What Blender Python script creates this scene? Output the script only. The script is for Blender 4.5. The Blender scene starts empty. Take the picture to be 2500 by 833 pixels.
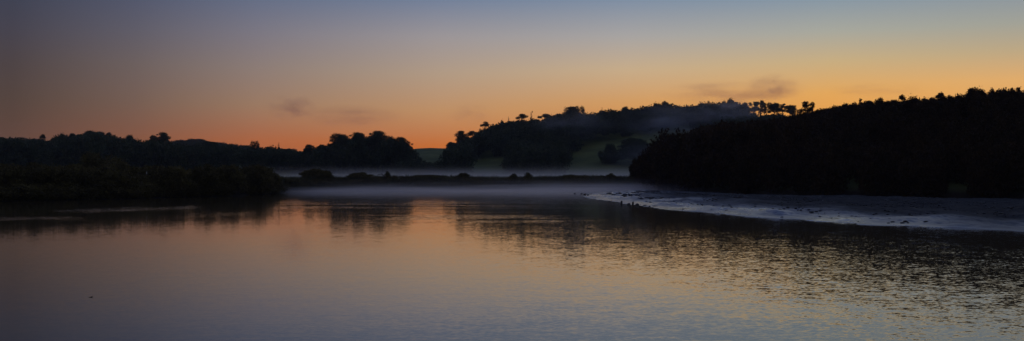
import bpy, math, random
import numpy as np
R = math.radians
rng = np.random.default_rng(7)
random.seed(7)
sc = bpy.context.scene
COL = sc.collection
F, CX, HY, CAMZ = 2680.0, 1250.0, 425.0, 3.0        # focal length in photo pixels, photo centre, horizon row, eye height

# ------------------------------------------------------------------ helpers
def lin(c):
    return tuple(((v/255)/12.92 if v/255 <= .04045 else ((v/255+.055)/1.055)**2.4) for v in c) + (1,)
def P(x, y, D):
    return np.array([(x-CX)/F*D, D, CAMZ+(HY-y)/F*D])
def interp(x, pts):
    a = np.array(pts, float)
    return np.interp(x, a[:, 0], a[:, 1])
def sstep(a, b, x):
    t = np.clip((x-a)/(b-a), 0, 1)
    return t*t*(3-2*t)
_nt = np.random.default_rng(3).random((256, 256))
def vnoise(x, y):
    x = np.asarray(x, float); y = np.asarray(y, float)
    xi = np.floor(x).astype(int); yi = np.floor(y).astype(int)
    fx = x-xi; fy = y-yi; fx = fx*fx*(3-2*fx); fy = fy*fy*(3-2*fy)
    g = lambda i, j: _nt[i % 256, j % 256]
    return (g(xi, yi)*(1-fx)+g(xi+1, yi)*fx)*(1-fy)+(g(xi, yi+1)*(1-fx)+g(xi+1, yi+1)*fx)*fy
def fbm(x, y, o=4):
    s = 0; a = .5; n = 0
    for k in range(o):
        s = s+a*vnoise(x*2**k+17*k, y*2**k+9*k); n += a; a *= .5
    return s/n
def make_mesh(name, V, Fc, mat, smooth=False):
    V = np.asarray(V, np.float32); Fc = np.asarray(Fc, np.int32)
    me = bpy.data.meshes.new(name)
    n = len(Fc); k = Fc.shape[1]
    me.vertices.add(len(V)); me.vertices.foreach_set('co', V.ravel())
    me.loops.add(n*k); me.loops.foreach_set('vertex_index', Fc.ravel())
    me.polygons.add(n)
    me.polygons.foreach_set('loop_start', np.arange(0, n*k, k, dtype=np.int32))
    me.polygons.foreach_set('loop_total', np.full(n, k, np.int32))
    if smooth: me.polygons.foreach_set('use_smooth', np.ones(n, bool))
    me.materials.append(mat)
    me.update(calc_edges=True)
    return me
def obj(name, me, parent=None, loc=None):
    o = bpy.data.objects.new(name, me); COL.objects.link(o)
    if parent is not None: o.parent = parent
    if loc is not None: o.location = [float(v) for v in loc]
    return o
def tag(o, label=None, cat=None, group=None, kind=None):
    for k, v in (('label', label), ('category', cat), ('group', group), ('kind', kind)):
        if v: o[k] = v
    return o
def join(parts):
    Vs, Fs, off = [], [], 0
    for V, Fc in parts:
        Vs.append(V); Fs.append(np.asarray(Fc)+off); off += len(V)
    return np.concatenate(Vs), np.concatenate(Fs)
def tube(pts, rad, sides=6):
    pts = np.asarray(pts, float); n = len(pts); V = []
    for i in range(n):
        d = pts[min(i+1, n-1)]-pts[max(i-1, 0)]; d = d/(np.linalg.norm(d)+1e-9)
        a = np.cross(d, [0, 0, 1.]) if abs(d[2]) < .9 else np.cross(d, [1., 0, 0]); a /= np.linalg.norm(a)+1e-9
        b = np.cross(d, a)
        for k in range(sides):
            t = 2*math.pi*k/sides
            V.append(pts[i]+rad[i]*(math.cos(t)*a+math.sin(t)*b))
    Fc = []
    for i in range(n-1):
        for k in range(sides):
            k2 = (k+1) % sides
            Fc.append((i*sides+k, i*sides+k2, (i+1)*sides+k2, (i+1)*sides+k))
    m = (n-1)*sides
    for k in range(1, sides-1, 2):
        Fc.append((m, m+k, m+k+1, m+(k+2) % sides if k+2 <= sides else m+k+1))
    return np.array(V), np.array(Fc)
def leaves(C, size, r, aspect=.6):
    """one small leaf spray (a quad) at each centre, turned at random"""
    n = len(C)
    a = r.normal(size=(n, 3)); a /= np.linalg.norm(a, axis=1)[:, None]
    b = r.normal(size=(n, 3)); b -= (b*a).sum(1)[:, None]*a; b /= np.linalg.norm(b, axis=1)[:, None]
    s = size*r.uniform(.55, 1.35, n)[:, None]
    a *= s*.5; b *= s*.5*aspect
    V = np.empty((n*4, 3)); V[0::4] = C-a; V[1::4] = C-b*.9+a*.1; V[2::4] = C+a; V[3::4] = C+b+a*.15
    return V, np.arange(n*4).reshape(n, 4)
def pad_leaves(pads, size, r, dens=1.0):
    out = []
    for (cx, cy, cz, rx, ry, rz) in pads:
        area = (rx*ry+rx*rz+ry*rz)/3*math.pi
        n = int(max(12, dens*3.2*area/(size*size*.3)))
        d = r.normal(size=(n, 3)); d /= np.linalg.norm(d, axis=1)[:, None]
        rad = r.uniform(.15, 1, n)**.45
        # lumpy outline
        lump = 1+.28*np.sin(d[:, 0]*5+cx*3)*np.sin(d[:, 1]*4+cy)*np.cos(d[:, 2]*4+cz*2)+.12*r.normal(size=n)
        out.append(d*(rad*lump)[:, None]*[rx, ry, rz]+[cx, cy, cz])
    return leaves(np.concatenate(out), size, r)

# ------------------------------------------------------------------ materials
def nt(mat):
    mat.use_nodes = True
    t = mat.node_tree; t.nodes.clear()
    return t, t.nodes, t.links
def foliage_mat(name, c1, c2, transl=.25, scale=.35):
    m = bpy.data.materials.new(name); t, N, L = nt(m)
    out = N.new('ShaderNodeOutputMaterial'); geo = N.new('ShaderNodeNewGeometry')
    no = N.new('ShaderNodeTexNoise'); no.inputs['Scale'].default_value = scale; no.inputs['Detail'].default_value = 3
    L.new(geo.outputs['Position'], no.inputs['Vector'])
    ri = N.new('ShaderNodeMapRange'); L.new(geo.outputs['Random Per Island'], ri.inputs['Value']); ri.inputs['To Min'].default_value = -.25; ri.inputs['To Max'].default_value = .25
    ad = N.new('ShaderNodeMath'); ad.operation = 'ADD'; L.new(no.outputs['Fac'], ad.inputs[0]); L.new(ri.outputs[0], ad.inputs[1])
    cr = N.new('ShaderNodeValToRGB'); L.new(ad.outputs[0], cr.inputs[0])
    cr.color_ramp.elements[0].position = .3; cr.color_ramp.elements[1].position = .75
    cr.color_ramp.elements[0].color = (*c1, 1); cr.color_ramp.elements[1].color = (*c2, 1)
    d = N.new('ShaderNodeBsdfPrincipled'); d.inputs['Roughness'].default_value = .75; d.inputs['Specular IOR Level'].default_value = .2
    tr = N.new('ShaderNodeBsdfTranslucent'); mx = N.new('ShaderNodeMixShader'); mx.inputs[0].default_value = transl
    L.new(cr.outputs[0], d.inputs['Base Color']); L.new(cr.outputs[0], tr.inputs['Color'])
    L.new(d.outputs[0], mx.inputs[1]); L.new(tr.outputs[0], mx.inputs[2]); L.new(mx.outputs[0], out.inputs['Surface'])
    return m
def rough_mat(name, c1, c2, scale, rough=.9, spec=.2):
    m = bpy.data.materials.new(name); t, N, L = nt(m)
    out = N.new('ShaderNodeOutputMaterial'); geo = N.new('ShaderNodeNewGeometry')
    no = N.new('ShaderNodeTexNoise'); no.inputs['Scale'].default_value = scale; no.inputs['Detail'].default_value = 5
    L.new(geo.outputs['Position'], no.inputs['Vector'])
    cr = N.new('ShaderNodeValToRGB'); L.new(no.outputs['Fac'], cr.inputs[0])
    cr.color_ramp.elements[0].position = .35; cr.color_ramp.elements[1].position = .68
    cr.color_ramp.elements[0].color = (*c1, 1); cr.color_ramp.elements[1].color = (*c2, 1)
    d = N.new('ShaderNodeBsdfPrincipled'); d.inputs['Roughness'].default_value = rough; d.inputs['Specular IOR Level'].default_value = spec
    L.new(cr.outputs[0], d.inputs['Base Color']); L.new(d.outputs[0], out.inputs['Surface'])
    bp = N.new('ShaderNodeBump'); bp.inputs['Distance'].default_value = .05; L.new(no.outputs['Fac'], bp.inputs['Height']); L.new(bp.outputs[0], d.inputs['Normal'])
    return m
M_far = foliage_mat('dark_evergreen_leaves', (.045, .058, .03), (.085, .105, .048))
M_scrub = foliage_mat('scrub_leaves', (.034, .017, .005), (.075, .04, .012), .2, .5)
M_bush = foliage_mat('bank_shrub_leaves', (.065, .052, .016), (.17, .135, .04), .25, .35)
M_grass = foliage_mat('bank_grass_blades', (.06, .06, .025), (.13, .11, .05), .3, .25)
M_bark = rough_mat('tree_bark', (.03, .024, .018), (.07, .055, .042), 3)
M_stump = rough_mat('wet_old_timber', (.02, .016, .013), (.05, .04, .032), 12, .6, .4)
M_rock = rough_mat('wet_dark_rock', (.025, .023, .022), (.06, .055, .05), 9, .5, .5)
M_post = rough_mat('weathered_pale_paint', (.4, .37, .32), (.6, .57, .5), 14)
M_feather = rough_mat('dark_feathers', (.02, .018, .016), (.06, .05, .04), 30)

# ------------------------------------------------------------------ the lie of the land (heights in metres, distances from the eye)
SHORE = [(-3000, 95), (-800, 100), (-200, 112), (0, 120), (150, 126), (300, 133), (550, 149), (640, 162), (700, 181), (800, 194), (950, 203), (1250, 209), (1500, 213), (1650, 236), (1900, 262), (2500, 310), (4000, 380), (7000, 420)]
MID = [(-3000, 372), (-400, 372), (0, 366), (100, 368), (150, 356), (230, 347), (300, 357), (350, 372), (450, 380), (600, 388), (740, 398), (850, 400), (930, 388), (985, 371), (1015, 365), (1050, 362.5), (1100, 363.5), (1130, 354), (1180, 335), (1250, 316), (1320, 306), (1400, 297), (1500, 292), (1600, 281), (1700, 277), (1780, 276), (1850, 296), (1950, 298), (2200, 300), (3000, 320), (6000, 360)]
FARH = [(-3000, 360), (0, 343), (60, 345), (110, 350), (200, 360), (380, 362), (430, 351), (490, 348), (560, 362), (640, 368), (700, 371), (745, 376), (780, 390), (1000, 395), (3000, 380), (6000, 380)]
VEG = np.array([(25.8, 236), (25.9, 222), (27.0, 205), (30.2, 175), (36.5, 148), (48, 134), (57, 122), (80, 110), (130, 96), (220, 86), (520, 84), (520, 330), (200, 320), (70, 285), (38, 256)], float)
PSKY = [(1500, 425), (1548, 412), (1556, 392), (1568, 374), (1590, 357), (1615, 350), (1650, 343), (1685, 323), (1720, 309), (1760, 302), (1850, 296), (1905, 290), (1950, 277), (2000, 270), (2060, 259), (2150, 251), (2240, 243), (2350, 236), (2385, 226), (2500, 223), (2700, 217), (6000, 210)]
def poly_dist(X, Y, poly):
    """signed distance, positive inside"""
    X = np.asarray(X, float); Y = np.asarray(Y, float)
    best = np.full(X.shape, 1e9); ins = np.zeros(X.shape, bool)
    n = len(poly)
    for i in range(n):
        ax, ay = poly[i]; bx, by = poly[(i+1) % n]
        dx, dy = bx-ax, by-ay
        t = np.clip(((X-ax)*dx+(Y-ay)*dy)/(dx*dx+dy*dy), 0, 1)
        best = np.minimum(best, np.hypot(X-ax-t*dx, Y-ay-t*dy))
        c = ((ay > Y) != (by > Y)) & (X < (bx-ax)*(Y-ay)/(by-ay+1e-12)+ax)
        ins ^= c
    return np.where(ins, best, -best)
MID = [(x, y+(20*float(sstep(1100, 1160, x))*float(1-sstep(1800, 1850, x)) if x > 1050 else (9 if x < 420 else 0))) for x, y in MID]
FARH = [(x, y+7) for x, y in FARH]
def skyz(x, D, curve):
    return CAMZ+(HY-interp(x, curve))/F*D
def ground_z(X, Y):
    X = np.asarray(X, float); Y = np.asarray(Y, float)
    D = np.maximum(Y, 1); x = CX+X/D*F
    sh = interp(x, SHORE)+(fbm(X*.12, Y*.12)-.5)*5
    s = D-sh
    bank = np.where(s < 0, np.maximum(-1.6, s*.12), 0)
    top = 1.95+.7*(fbm(X*.06+5, Y*.06)-.5)
    z = bank+sstep(0, 7, s)*top+np.clip(s-7, 0, 200)*.0022
    ridge = skyz(x, 530.0, MID); farr = skyz(x, 900.0, FARH)
    z0 = 2.5
    z = z+sstep(395, 530, D)*(ridge-z0)*(D <= 530)+((ridge-z0)*(1-sstep(530, 660, D))+(4)*sstep(530, 660, D))*(D > 530)
    z = z+sstep(700, 900, D)*(farr-6)*(1-.8*sstep(900, 1400, D))
    z = z+(fbm(X*.03, Y*.03)-.5)*1.2*sstep(380, 430, D)
    d = poly_dist(X, Y, VEG)
    zp = .45+np.clip(d, 0, 60)*.42
    cap = skyz(x, D, PSKY)-3.2
    zp = np.minimum(zp, np.maximum(cap, .6))+(fbm(X*.2, Y*.2)-.5)*.5
    z = np.where(d > 0, np.maximum(z, zp*sstep(0, 1.2, d)), z)
    return z
def hillside(x, y, D0=396, D1=700):
    """where the sight line through (x, y) meets the ground"""
    Ds = np.arange(D0, D1, 1.0)
    g = ground_z((x-CX)/F*Ds, Ds); zl = CAMZ+(HY-y)/F*Ds
    k = np.where(g >= zl)[0]
    return Ds[k[0]] if len(k) else 530.0

# ------------------------------------------------------------------ ground
us = np.concatenate([[-4, -2.5, -1.6, -1.1, -.85], np.linspace(-.7, .8, 640), [.95, 1.2, 1.7, 2.6, 4]])
Dr = np.concatenate([[-300, -80, 4], np.linspace(20, 96, 12), np.arange(97, 262, .9), np.arange(263, 396, 4), np.arange(398, 560, 2.5), np.arange(565, 960, 9), np.linspace(1000, 1500, 12)])
U, DD = np.meshgrid(us, Dr)
GX = np.where(DD < 20, U*20, U*DD); GY = DD
GZ = ground_z(GX, np.maximum(GY, 2)); GZ = np.where(GY < 60, -1.6, GZ)
nr, ncol = U.shape
idx = np.arange(nr*ncol).reshape(nr, ncol)
Fg = np.stack([idx[:-1, :-1], idx[:-1, 1:], idx[1:, 1:], idx[1:, :-1]], -1).reshape(-1, 4)
Mg = bpy.data.materials.new('pasture_and_bank'); t, N, L = nt(Mg)
out = N.new('ShaderNodeOutputMaterial'); geo = N.new('ShaderNodeNewGeometry'); sx = N.new('ShaderNodeSeparateXYZ'); L.new(geo.outputs['Position'], sx.inputs[0])
n1 = N.new('ShaderNodeTexNoise'); n1.inputs['Scale'].default_value = .08; n1.inputs['Detail'].default_value = 8; L.new(geo.outputs['Position'], n1.inputs['Vector'])
cr = N.new('ShaderNodeValToRGB'); L.new(n1.outputs['Fac'], cr.inputs[0])
cr.color_ramp.elements[0].position = .35; cr.color_ramp.elements[0].color = (.088, .108, .034, 1)
cr.color_ramp.elements[1].position = .7; cr.color_ramp.elements[1].color = (.19, .205, .062, 1)
mr = N.new('ShaderNodeMapRange'); mr.inputs['From Min'].default_value = .7; mr.inputs['From Max'].default_value = 1.7; L.new(sx.outputs['Z'], mr.inputs['Value'])
mx = N.new('ShaderNodeMix'); mx.data_type = 'RGBA'; L.new(mr.outputs[0], mx.inputs['Factor']); mx.inputs['A'].default_value = (.032, .024, .017, 1); L.new(cr.outputs[0], mx.inputs['B'])
d = N.new('ShaderNodeBsdfPrincipled'); d.inputs['Roughness'].default_value = .9; d.inputs['Specular IOR Level'].default_value = .15
L.new(mx.outputs['Result'], d.inputs['Base Color']); L.new(d.outputs[0], out.inputs['Surface'])
g = obj('ground', make_mesh('ground', np.stack([GX, GY, GZ], -1).reshape(-1, 3), Fg, Mg, True))
tag(g, 'dark grassy river banks, flat pasture and low hills behind the river', 'ground', kind='structure')

# ------------------------------------------------------------------ river
xs = np.concatenate([[-3.5, -1.5], np.linspace(-.75, .85, 420), [1.6, 3.5]])
yd = np.concatenate([[-290, -60, 3], np.geomspace(9, 330, 560)])
U, DD = np.meshgrid(xs, yd)
WX = np.where(DD < 9, U*60, U*np.maximum(DD, 9)); WY = DD
px = CX+WX/np.maximum(WY, 3)*F; py = HY+CAMZ*F/np.maximum(WY, 3)
rip = .15+.05*sstep(900, 1300, px)
rip = rip+.13*sstep(1120, 1500, px)*sstep(505, 560, py)*(1-.3*sstep(650, 800, py))
rip = rip+.38*sstep(1480+(py-560)*1.0, 1900+(py-560)*1.4, px)*sstep(545, 600, py)*(1-.2*sstep(720, 833, py))
rip = np.maximum(rip, .16*sstep(1450, 1700, px))
rip = rip*(.5+.6*fbm(WX*.3, WY*.1+4)+.5*fbm(WX*1.2, WY*.5, 3))
wob = (fbm(WX*.4, WY*.05)-.5)*8
b1 = np.exp(-((py-533-wob)/4.5)**2)*(1-sstep(110, 240, px))
b2 = np.exp(-((py-(519-px*.026)-wob)/6)**2)*sstep(60, 190, px)*(1-sstep(430, 560, px))
b3 = np.exp(-((py-(528-px*.012)-wob)/7)**2)*sstep(380, 500, px)*(1-sstep(560, 760, px))*.3
b4 = np.exp(-((py-502-wob*2)/9)**2)*sstep(560, 700, px)*(1-sstep(1350, 1480, px))*.25*sstep(.42, .6, fbm(WX*.12+3, WY*.35, 3))*2
b5 = np.exp(-((py-533-wob*2)/12)**2)*sstep(780, 900, px)*(1-sstep(1350, 1500, px))*.22*sstep(.42, .6, fbm(WX*.15+8, WY*.4, 3))*2
rip = np.clip(rip+1.3*b1+1.3*b2+b3+b4+b5, .05+.09*sstep(1400, 1700, px), 1.8)
nr, ncol = U.shape; idx = np.arange(nr*ncol).reshape(nr, ncol)
Fw = np.stack([idx[:-1, :-1], idx[:-1, 1:], idx[1:, 1:], idx[1:, :-1]], -1).reshape(-1, 4)
Mw = bpy.data.materials.new('river_water'); t, N, L = nt(Mw)
out = N.new('ShaderNodeOutputMaterial'); geo = N.new('ShaderNodeNewGeometry'); at = N.new('ShaderNodeAttribute'); at.attribute_name = 'ripple'
def vmath(op, a=None, b=None, bv=None):
    v = N.new('ShaderNodeVectorMath'); v.operation = op
    if a is not None: L.new(a, v.inputs[0])
    if b is not None: L.new(b, v.inputs[1])
    if bv is not None: v.inputs[1].default_value = bv
    return v.outputs[0]
def slope_noise(scale, stretch, k, det=2):
    s = vmath('MULTIPLY', geo.outputs['Position'], bv=(stretch, 1, 1))
    n = N.new('ShaderNodeTexNoise'); n.inputs['Scale'].default_value = scale; n.inputs['Detail'].default_value = det; n.inputs['Roughness'].default_value = .55
    L.new(s, n.inputs['Vector'])
    return vmath('MULTIPLY', vmath('SUBTRACT', n.outputs['Color'], bv=(.5, .5, .5)), bv=(k*.6, k, 0))
sl = vmath('ADD', vmath('ADD', slope_noise(3.8, .6, .11, 3), slope_noise(.6, .5, .022)), slope_noise(12, .8, .15, 1))
sc_ = N.new('ShaderNodeVectorMath'); sc_.operation = 'SCALE'; L.new(sl, sc_.inputs[0]); L.new(at.outputs['Fac'], sc_.inputs['Scale'])
nn = vmath('NORMALIZE', vmath('ADD', sc_.outputs[0], bv=(0, 0, 1)))
d = N.new('ShaderNodeBsdfPrincipled'); d.inputs['Base Color'].default_value = (.085, .062, .03, 1); d.inputs['Roughness'].default_value = .05; d.inputs['IOR'].default_value = 1.42
L.new(nn, d.inputs['Normal']); L.new(d.outputs[0], out.inputs['Surface'])
me = make_mesh('river', np.stack([WX, WY, np.zeros_like(WX)], -1).reshape(-1, 3), Fw, Mw)
a = me.attributes.new('ripple', 'FLOAT', 'POINT'); a.data.foreach_set('value', rip.ravel().astype(np.float32))
tag(obj('river', me), 'calm wide river mirroring the dawn sky, rippled on the right', 'river', kind='structure')

# ------------------------------------------------------------------ mud shore
EDGE = [(1430, 479), (1445, 485), (1475, 490), (1510, 495), (1560, 501), (1600, 507), (1660, 513), (1800, 527), (1950, 538), (2100, 547), (2300, 557), (2500, 564), (2800, 573), (3400, 582), (5200, 588)]
edge = []
for (x, y) in EDGE:
    D = CAMZ*F/(y-HY); edge.append(((x-CX)/F*D, D))
back = [(x, y) for x, y in VEG[3:10][::-1]]
back = [(bx+1.2, by+1.5) for bx, by in back]
far_ = []
for (x, y) in [(1625, 466), (1590, 463), (1556, 461), (1530, 464), (1500, 467.5), (1470, 471), (1445, 475)]:
    D = CAMZ*F/(y-HY); far_.append(((x-CX)/F*D, D))
MUD = np.array(edge+back+far_)
# grid in (x px, distance) laid on the world, then trimmed by height under the water
uu = np.concatenate([np.linspace((1405-CX)/F, (2760-CX)/F, 800), np.linspace((2780-CX)/F, (5000-CX)/F, 140)]); dd = np.geomspace(44, 232, 760)
U, DD = np.meshgrid(uu, dd); MX = U*DD; MY = DD
dm = poly_dist(MX+(fbm(MX*.35, MY*.3)-.5)*2.4, MY+(fbm(MX*.3+9, MY*.2)-.5)*5.5, MUD)
MZ = np.where(dm > 0, .02+.55*(1-np.exp(-dm*.07)), dm*.12)
rel = (fbm(MX*.5, MY*.16, 5)-.5)
GLOSS = (1-.7*sstep(20, 36, MX))*(1-sstep(2, 15, dm+9*(fbm(MX*.3+2, MY*.1, 4)-.5)))  # gloss falls off up the shore and toward the right, darkening the mud
MZ = MZ+rel*.6*sstep(0, 4, dm)+((fbm(MX*1.7, MY*.5, 3)-.5)*.16+(fbm(MX*4+7, MY*1.4, 2)-.5)*.07)*sstep(0, 3, dm)
chan = np.abs(MY-(146+(MX-12.2)*3.1)-3*(fbm(MX*.3, MY*.1)-.5))        # drainage gully crossing the tip
MZ = MZ-.22*np.exp(-(chan/1.6)**2)*sstep(0, 2, dm)*(MX < 24)
chan2 = np.abs((MX-34)*.9+(MY-96)*.25-3*np.sin(MY*.15))
MZ = MZ-.12*np.exp(-(chan2/.8)**2)*sstep(0, 3, dm)
nr, ncol = U.shape; idx = np.arange(nr*ncol).reshape(nr, ncol)
Fm = np.stack([idx[:-1, :-1], idx[:-1, 1:], idx[1:, 1:], idx[1:, :-1]], -1).reshape(-1, 4)
keep = (MZ.ravel()[Fm] > -.12).any(1); Fm = Fm[keep]
used = np.unique(Fm); remap = -np.ones(nr*ncol, int); remap[used] = np.arange(len(used)); Fm = remap[Fm]
Vm = np.stack([MX, MY, MZ], -1).reshape(-1, 3)[used]
Mm = bpy.data.materials.new('wet_mud'); t, N, L = nt(Mm)
out = N.new('ShaderNodeOutputMaterial'); geo = N.new('ShaderNodeNewGeometry')
n1 = N.new('ShaderNodeTexNoise'); n1.inputs['Scale'].default_value = .35; n1.inputs['Detail'].default_value = 6; L.new(vmath('MULTIPLY', geo.outputs['Position'], bv=(1, .35, 1)), n1.inputs['Vector'])
rr = N.new('ShaderNodeMapRange'); L.new(n1.outputs['Fac'], rr.inputs['Value']); rr.inputs['From Min'].default_value = .35; rr.inputs['From Max'].default_value = .7; rr.inputs['To Min'].default_value = .16; rr.inputs['To Max'].default_value = .42
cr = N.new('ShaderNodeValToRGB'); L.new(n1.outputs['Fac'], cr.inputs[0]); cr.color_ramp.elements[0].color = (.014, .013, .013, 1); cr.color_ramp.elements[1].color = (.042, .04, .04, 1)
d = N.new('ShaderNodeBsdfPrincipled'); L.new(cr.outputs[0], d.inputs['Base Color']); L.new(rr.outputs[0], d.inputs['Roughness']); d.inputs['Specular IOR Level'].default_value = .6
sl = vmath('ADD', slope_noise(.8, .3, .3, 5), slope_noise(3.5, .45, .3, 4))
L.new(vmath('NORMALIZE', vmath('ADD', geo.outputs['Normal'], sl)), d.inputs['Normal']); L.new(d.outputs[0], out.inputs['Surface'])
aw = N.new('ShaderNodeAttribute'); aw.attribute_name = 'wet'  # gloss mask: low values give duller, darker mud
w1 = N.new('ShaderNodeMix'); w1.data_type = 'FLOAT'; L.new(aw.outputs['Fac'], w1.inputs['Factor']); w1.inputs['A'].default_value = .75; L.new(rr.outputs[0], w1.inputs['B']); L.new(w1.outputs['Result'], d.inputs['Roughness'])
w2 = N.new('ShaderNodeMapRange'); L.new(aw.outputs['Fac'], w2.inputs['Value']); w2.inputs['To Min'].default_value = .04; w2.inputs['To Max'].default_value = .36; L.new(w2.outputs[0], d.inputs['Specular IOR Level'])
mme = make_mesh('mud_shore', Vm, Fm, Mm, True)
a = mme.attributes.new('wet', 'FLOAT', 'POINT'); a.data.foreach_set('value', GLOSS.ravel()[used].astype(np.float32))
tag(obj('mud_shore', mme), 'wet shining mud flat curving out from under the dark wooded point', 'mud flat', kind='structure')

# ------------------------------------------------------------------ trees
def tree_parts(kind, H, W, seed, leaf, dens=1.0):
    """pads of foliage carried on a trunk and limbs; base at the origin"""
    r = np.random.default_rng(seed)
    pads, limbs = [], []
    w = W/2*1.12
    lean = r.uniform(-.05, .05, 2)*H
    tr = max(.12, H*.022)
    def trunk_at(f): return np.array([lean[0]*f+.02*H*math.sin(f*4+seed), lean[1]*f, H*f])
    def limb(f, tip, r0):
        a = trunk_at(f); m = (a+tip)/2+np.array([0, 0, -.06*np.linalg.norm(tip-a)])
        limbs.append(tube([a, m, tip], [r0, r0*.7, r0*.3], 5))
    ftop = .95
    if kind == 'umbrella':
        ftop = .86
        n = 9
        for i in range(n):
            t = 2*math.pi*i/n+r.uniform(-.3, .3); q = w*(.78 if i % 3 else .35)*r.uniform(.6, 1.05)
            z = H*(.93 - .09*(q/w))+r.uniform(-.06, .03)*H
            pads.append((q*math.cos(t)+lean[0], q*math.sin(t), z, w*.36, w*.36, H*.055))
            limb(r.uniform(.45, .75), np.array([q*math.cos(t)*.8+lean[0], q*math.sin(t)*.8, z-.03*H]), tr*.5)
        pads.append((lean[0]+w*.1, 0, H*.955, w*.5, w*.5, H*.05))
        for k in range(3):
            t = r.uniform(0, 6.28); q = w*r.uniform(.2, .8); c = (q*math.cos(t), q*math.sin(t), H*r.uniform(.55, .75)); pads.append((*c, w*.2, w*.2, H*.05)); limb(.4, np.array(c), tr*.4)
        if seed % 2: 
            s = -1 if seed % 3 else 1
            pads.append((s*w*1.05, 0, H*.62, w*.28, w*.28, H*.07)); limb(.4, np.array([s*w*.95, 0, H*.6]), tr*.4)
    elif kind == 'gum':
        n = 20
        for i in range(n):
            f = r.uniform(.3, .95); t = r.uniform(0, 2*math.pi)
            env = w*math.sin(math.pi*min(1, max(0, (f-.25)/.8)))**.6
            q = env*math.sqrt(r.uniform(.15, 1)) ; s = w*r.uniform(.26, .42)
            q = max(0, q-s*.5)
            c = (q*math.cos(t)+lean[0]*f, q*math.sin(t), H*f-s*.3)
            pads.append((*c, s, s, s*.62)); limb(r.uniform(.25, min(f, .6)), np.array(c), tr*.45)
        pads.append((lean[0], 0, H*.93, w*.4, w*.4, H*.07))
    elif kind == 'macro':
        n = 26
        for i in range(n):
            f = .22+.74*(i/(n-1)); t = i*2.4+r.uniform(-.4, .4)
            env = w*(1-max(0, (f-.55)/.5)**2.2)
            q = env*r.uniform(.45, .8); s = w*r.uniform(.26, .4)
            c = (q*math.cos(t)+lean[0]*f, q*math.sin(t), H*f-.02*H)
            pads.append((*c, s*1.1, s*1.1, H*.045+s*.16)); limb(max(.08, f-.2), np.array(c), tr*.5)
            tipx = q+s*1.1                                        # drooping outer spray
            pads.append((tipx*math.cos(t), tipx*math.sin(t), H*f-.05*H, s*.5, s*.5, H*.025))
        for k in range(6):
            pads.append((r.uniform(-.3, .3)*w, r.uniform(-.3, .3)*w, H*(.3+.1*k), w*.5, w*.5, H*.09))
        pads.append((lean[0], 0, H*.94, w*.36, w*.3, H*.05))
    elif kind == 'round':
        for i in range(18):
            d_ = r.normal(size=3); d_ /= np.linalg.norm(d_); q = r.uniform(.35, .72)
            s = w*r.uniform(.28, .42)
            c = np.array([d_[0]*q*w, d_[1]*q*w, H*.6+d_[2]*q*H*.38])
            pads.append((*c, s, s, s*.8*min(1.3, H/W))); 
            if i % 2: limb(.3, c, tr*.4)
        pads.append((0, 0, H*.6, w*.7, w*.7, H*.3))
    elif kind == 'pompom':
        pads += [(lean[0], 0, H*.84, w*.95, w*.95, H*.15), (lean[0]*.8+w*.3, 0, H*.76, w*.6, w*.6, H*.1), (lean[0]*.5-w*.2, 0, H*.58, w*.5, w*.5, H*.08)]
        for c in pads: limb(.4, np.array(c[:3]), tr*.4)
    elif kind == 'pine':                                             # open stem, heavy ragged head
        for i in range(17):
            f = r.uniform(.55, .95); t = r.uniform(0, 2*math.pi); env = w*(1.05-((f-.76)/.42)**2); s = w*r.uniform(.3, .48)
            q = max(0, env-s*.5)*r.uniform(.5, 1); c = (q*math.cos(t)+lean[0]*f, q*math.sin(t), H*f-.04*H)
            pads.append((*c, s, s, s*.7)); limb(max(.35, f-.2), np.array(c), tr*.4)
        for i in range(14):
            f = r.uniform(.15, .58); t = r.uniform(0, 2*math.pi); q = w*r.uniform(.2, .95); s = w*r.uniform(.14, .28)
            c = (q*math.cos(t), q*math.sin(t), H*f); pads.append((*c, s, s, s*.75)); limb(max(.05, f-.12), np.array(c), tr*.3)
    elif kind == 'conifer':
        n = 12
        for i in range(n):
            f = .15+.82*i/(n-1); rr_ = w*(1-f)**.8*.8+.1*w
            for k in range(3 if i < n-3 else 1):
                t = r.uniform(0, 2*math.pi); q = rr_*.5 if i < n-3 else 0
                pads.append((q*math.cos(t), q*math.sin(t), H*f, rr_*.62, rr_*.62, H*.045))
    elif kind == 'dead':
        for i in range(9):
            f = r.uniform(.3, .85); t = r.uniform(0, 2*math.pi); q = w*r.uniform(.3, .9)
            limb(f, np.array([q*math.cos(t), q*math.sin(t)*.6, H*min(1, f+r.uniform(.1, .3))]), tr*.45)
        pads = [(w*.4, 0, H*.78, w*.16, w*.16, H*.03), (-w*.1, 0, H*.55, w*.2, w*.2, H*.04)]
    elif kind == 'bush':
        for i in range(16):
            t = r.uniform(0, 2*math.pi); q = w*math.sqrt(r.uniform(0, .75)); s = w*r.uniform(.25, .4)
            hz = H*math.sqrt(max(.05, 1-(q/w)**2))*r.uniform(.55, .86)
            pads.append((q*math.cos(t), q*math.sin(t), hz-s*.15*H/W, s, s, max(.15*H, s*.55*H/w*.7)))
            if i % 3 == 0: limb(.1, np.array([q*math.cos(t)*.8, q*math.sin(t)*.8, hz]), tr*.4)
        for i in range(8):
            t = i*.8; pads.append((w*.6*math.cos(t), w*.6*math.sin(t), H*.22, w*.34, w*.34, H*.22))
        pads.append((0, 0, H*.35, w*.8, w*.8, H*.4)); ftop = .6
    V, Fc = pad_leaves(pads, leaf, r, dens)
    # keep the whole crown inside its height
    zt = np.sort(V[:, 2])[-max(2, len(V)//400)]
    V[:, 2] *= H/zt
    V[:, 2] = np.maximum(V[:, 2], .02)
    n = 6
    tp = [trunk_at(f) for f in np.linspace(0, ftop, n)]; tp[0] = tp[0]-np.array([0, 0, .6])
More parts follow.
